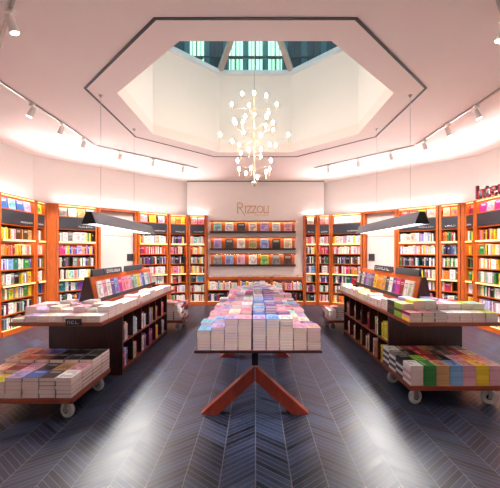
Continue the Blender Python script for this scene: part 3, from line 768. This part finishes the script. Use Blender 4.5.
for rr in range(4):
    for cc in range(7):
        n = 6
        cols = [rtop[rr][cc]] * n
        if cc == 0: cols = [('white', 'charcoal')[(k + rr) % 2] if rr else ('white', 'rose')[k % 2] for k in range(n - 1)] + [rtop[rr][cc]]
        tpile(1.592 + cc * .1355, 3.287 + rr * .18, n, .034, cols, f'{ordn(cc + 1)} pile from left, {("front", "second", "third", "back")[rr]} row, right front trolley', -1 if cc == 0 else 0, .13, .17, n if rr == 0 or cc == 0 else 1)
for sx in (-1, 1):
    side = 'left' if sx < 0 else 'right'
    for rr in range(3):
        for cc in range(6):
            n = 8 if sx < 0 else 5
            px = sx * 1.96 - .48 + cc * .16
            cols = [rnd.choice(['white', 'black', 'charcoal', 'rose', 'red', 'white']) for _ in range(n)]
            inner = cc == (5 if sx < 0 else 0)
            tpile(px, 6.43 + rr * .215, n, .04, cols, f'{ordn(cc + 1)} pile from left, {("front", "second", "third")[rr]} row, {side} far trolley', -sx, .15, .205, (n if rr == 0 else 3) if inner else 0)
ST2.build('hardback_stock', 'hardbacks underneath the upper copies on the low trolleys', 'books')

# ---------------------------------------------------------------- upright books: largest in view as objects
def vis_area(M, size):
    w, d, h = size; best = 0
    c = M @ Vector((w / 2, 0, h / 2))
    if not in_frame(c) or not in_frame(M @ Vector((w / 2, 0, h * .8))): return 0
    if sum(hidden(M @ Vector((w / 2, -.01, h * q))) for q in (.2, .5, .85)) >= 2: return 0
    n = M.to_3x3() @ Vector((0, -1, 0)); v = (Vector((0, 0, EYE)) - c); dd = v.length; v.normalize()
    return w * h * max(.05, n.dot(v)) / dd ** 2
UPR = [(vis_area(u[0], u[1]),) + u for u in UPR]; UPR.sort(key=lambda u: -u[0])
st_up = Stock()
for i, (a, M, size, cn, lab, face) in enumerate(UPR):
    if i < 310 and a > 0:
        book('shelved_book', ME_FACE if face else ME_UP, M, size, cn, lab, 'books standing on the wall shelves')
    else: st_up.put(M, size, cn, True)
st_up.build('shelved_book_stock', 'smaller looking books standing on the wall shelves', 'books')

# ---------------------------------------------------------------- pendant lamps
for sx in (-1, 1):
    side = 'left' if sx < 0 else 'right'
    y0, y1 = 4.22, 6.68; X = sx * 2.2
    r = empty('pendant_lamp', (X, 0, 1.97), 0, label=f'long grey linear pendant lamp over the {side} island bookcase', cat='lamp', group='linear pendants over the islands')
    mb = MB(); wb, wt, h, t = .105, .04, .17, .008
    for s in (-1, 1):
        mb.hexa([(s * wb, y0, 0), (s * (wb - t), y0, 0), (s * (wb - t), y1, 0), (s * wb, y1, 0), (s * wt, y0, h), (s * (wt - t), y0, h), (s * (wt - t), y1, h), (s * wt, y1, h)])
    mb.box(-wt + t, wt - t, y0, y1, h - t, h); mb.build('housing', M_LAMPG, r)
    for y in (y0 + .0005, y1 - .0085):
        MB().hexa([(-wb + t, y, 0), (wb - t, y, 0), (wb - t, y + t, 0), (-wb + t, y + t, 0), (-wt + t, y, h - t), (wt - t, y, h - t), (wt - t, y + t, h - t), (-wt + t, y + t, h - t)]).build('end_cap', M_BLACK, r)
    bx('diffuser', M_LEDW, r, -wb + .016, wb - .016, y0 + .02, y1 - .02, .012, .02)
    for y in (4.55, 5.8):
        MB().tube((0, y, h), (0, y, ZC - 1.97 - .03), .003, 6).build('cable', M_STEEL, r)
        MB().lathe([(.012, 0), (.03, .03)], (0, y, ZC - 1.97 - .03), n=10).build('ceiling_anchor', M_STEEL, r)
    a = area('pendant_light', (X, (y0 + y1) / 2, 1.975), (0, 0, 0), .15, y1 - y0 - .1, 46, (1, .97, .95))

# ---------------------------------------------------------------- chandelier
ch = empty('chandelier', (-.02, CY, 0), label='tall tiered brass chandelier of bare glowing bulbs under the skylight', cat='chandelier')
MB().tube((0, 0, 2.72), (0, 0, 4.1), .012, 10).build('stem', M_BRASS, ch)
MB().tube((0, 0, 4.1), (0, 0, ZS + .66), .005, 6).build('cable', M_STEEL, ch)
MB().lathe([(.02, 0), (.045, .03), (.045, .06), (.012, .09)], (0, 0, 2.68)).build('finial', M_BRASS, ch)
TI = [(4.12, .2, 2, 8), (3.96, .37, 4, 0), (3.84, .24, 3, 10), (3.62, .37, 4, 30), (3.46, .56, 6, 0), (3.64, .20, 2, 20), (3.32, .37, 4, 15), (3.16, .22, 3, 60), (2.96, .37, 4, 45), (2.86, .20, 3, 15), (2.76, .05, 1, 0)]
for z, rad, n, ph in TI:
    for k in range(n):
        t = 2 * PI * k / n + math.radians(ph); x, y = rad * math.cos(t), rad * math.sin(t)
        e = (x / rad * .012, y / rad * .012, z)
        a = MB().beam(e, (x, y, z), .005, .004).lathe([(.004, -.05), (.007, -.04), (.007, .015), (.011, .03), (.011, .04)], (x, y, z), n=8).build('arm', M_BRASS, ch)
        MB().lathe([(.01, .04), (.015, .05), (.02, .068), (.018, .085), (.01, .10), (.003, .106)], (x, y, z), n=10).build('bulb', M_BULB, a, smooth=True)

# ---------------------------------------------------------------- ceiling tracks and spotlights
T8 = octo(3.33)
def track(p, q, label):
    d = (Vector(q) - Vector(p)).normalized() * .03
    o = MB().beam((p[0] + d.x, p[1] + d.y, ZC - .012), (q[0] - d.x, q[1] - d.y, ZC - .012), .03, .022).build('lighting_track', M_STEEL); tag(o, label, 'track', 'lighting tracks on the ceiling')
    return p, q
lerp = lambda p, q, t: (p[0] + (q[0] - p[0]) * t, p[1] + (q[1] - p[1]) * t)
segs = [(T8[0], T8[7], 'right side'), (T8[0], lerp(T8[0], T8[1], .93), 'back right diagonal'), (T8[3], T8[4], 'left side'), (T8[3], lerp(T8[3], T8[2], .93), 'back left diagonal'), (T8[4], T8[5], 'front left diagonal'), (T8[7], T8[6], 'front right diagonal'), (T8[5], T8[6], 'front side')]  # last track and its two spots are added out of view to brighten the table
SP = {'left side': (.16, .42, .68, .92), 'right side': (.12, .4, .66, .9), 'back left diagonal': (.2, .5, .82), 'back right diagonal': (.2, .5, .82), 'front left diagonal': (.5, .8), 'front right diagonal': (.44, .8), 'front side': (.2, .8)}
for p, q, nm in segs:
    if 'front' in nm and 'side' not in nm: dx = .12 if 'left' in nm else -.12; p, q = (p[0] + dx, p[1]), (q[0] + dx, q[1])
    track(p, q, f'thin ceiling lighting track, {nm} of the octagon round the skylight')
    for i, t in enumerate(SP[nm]):
        x, y = lerp(p, q, t); out = Vector((x, y - CY)).normalized()
        if 'front' in nm: out = -out * .8
        r = empty('track_spotlight', (x, y, ZC - .024), 0, label=f'small white track spotlight, {ordn(i + 1)} along the {nm} track', cat='spotlight', group='white spotlights on the ceiling tracks')
        bx('adapter', M_WHITE, r, -.035, .035, -.02, .02, -.03, 0)
        MB().tube((0, 0, -.03), (0, 0, -.09), .008, 8).build('stem', M_WHITE, r)
        ax = Vector((out.x * .45, out.y * .45, -1)).normalized(); o0 = Vector((0, 0, -.1)) - ax * .05
        MB().lathe([(.028, 0), (.036, .01), (.04, .15), (.034, .15)], o0, ax, 14).build('housing', M_WHITE, r)
        MB().lathe([(.032, 0), (.032, .004)], o0 + ax * .151, ax, 14).build('lens', M_SPOTL, r)
        w = Vector((x, y, ZC - .024)) + o0 + ax * .17
        sd = -1 if x < 0 else 1
        if 'front' not in nm: spot('spot_beam', w, w + Vector((out.x * 1.35, out.y * 1.35, -2.3)), 90, 70, (1, .96, .94))
        else: spot('spot_beam', w, ((sd * 2.1, 3.4, .5) if i == 0 and 'side' not in nm else (sd * .3, 3.3, .9)), 24 if i == 0 and 'side' not in nm else 60, 52 if i == 0 and 'side' not in nm else 36, (1, .96, .94))

# cove light on the case tops, washing the wall above
for (r, W, rz, mid) in TOPS:
    for e, spread, tilt in ((1.35, PI, .1), (4.3, 1.9, .95)):      # one strip glazes the wall, one is aimed across the ceiling
        a = area('cove_light', mid, (0, 0, 0), max(.1, W - .06), .03, e * W, (1, .98, .985)); a.data.spread = spread
        a.rotation_euler = (Matrix.Rotation(rz, 4, 'Z') @ Matrix.Rotation(PI + tilt, 4, 'X')).to_euler()
# daylight
w = bpy.data.worlds.new('World'); S.world = w; w.use_nodes = True
bg = w.node_tree.nodes['Background']; bg.inputs[0].default_value = (.84, .95, 1, 1); bg.inputs[1].default_value = .45

# ---------------------------------------------------------------- camera
cam = bpy.data.cameras.new('Camera'); co = bpy.data.objects.new('Camera', cam); COL.objects.link(co); S.camera = co
co.location = (0, 0, EYE); co.rotation_euler = (PI / 2, 0, 0)
cam.sensor_fit = 'HORIZONTAL'; cam.sensor_width = 36; cam.lens = FPX / 500 * 36; cam.shift_x = -5.5 / 500; cam.shift_y = 8 / 500; cam.clip_start = .02
S.view_settings.view_transform = 'Standard'; S.view_settings.look = 'None'; S.view_settings.gamma = 1; S.view_settings.use_curve_mapping = False
S.view_settings.exposure = 1.15
try:
    S.cycles.use_denoising = True; S.cycles.max_bounces = 8; S.cycles.diffuse_bounces = 5; S.cycles.sample_clamp_indirect = 6
except Exception: pass
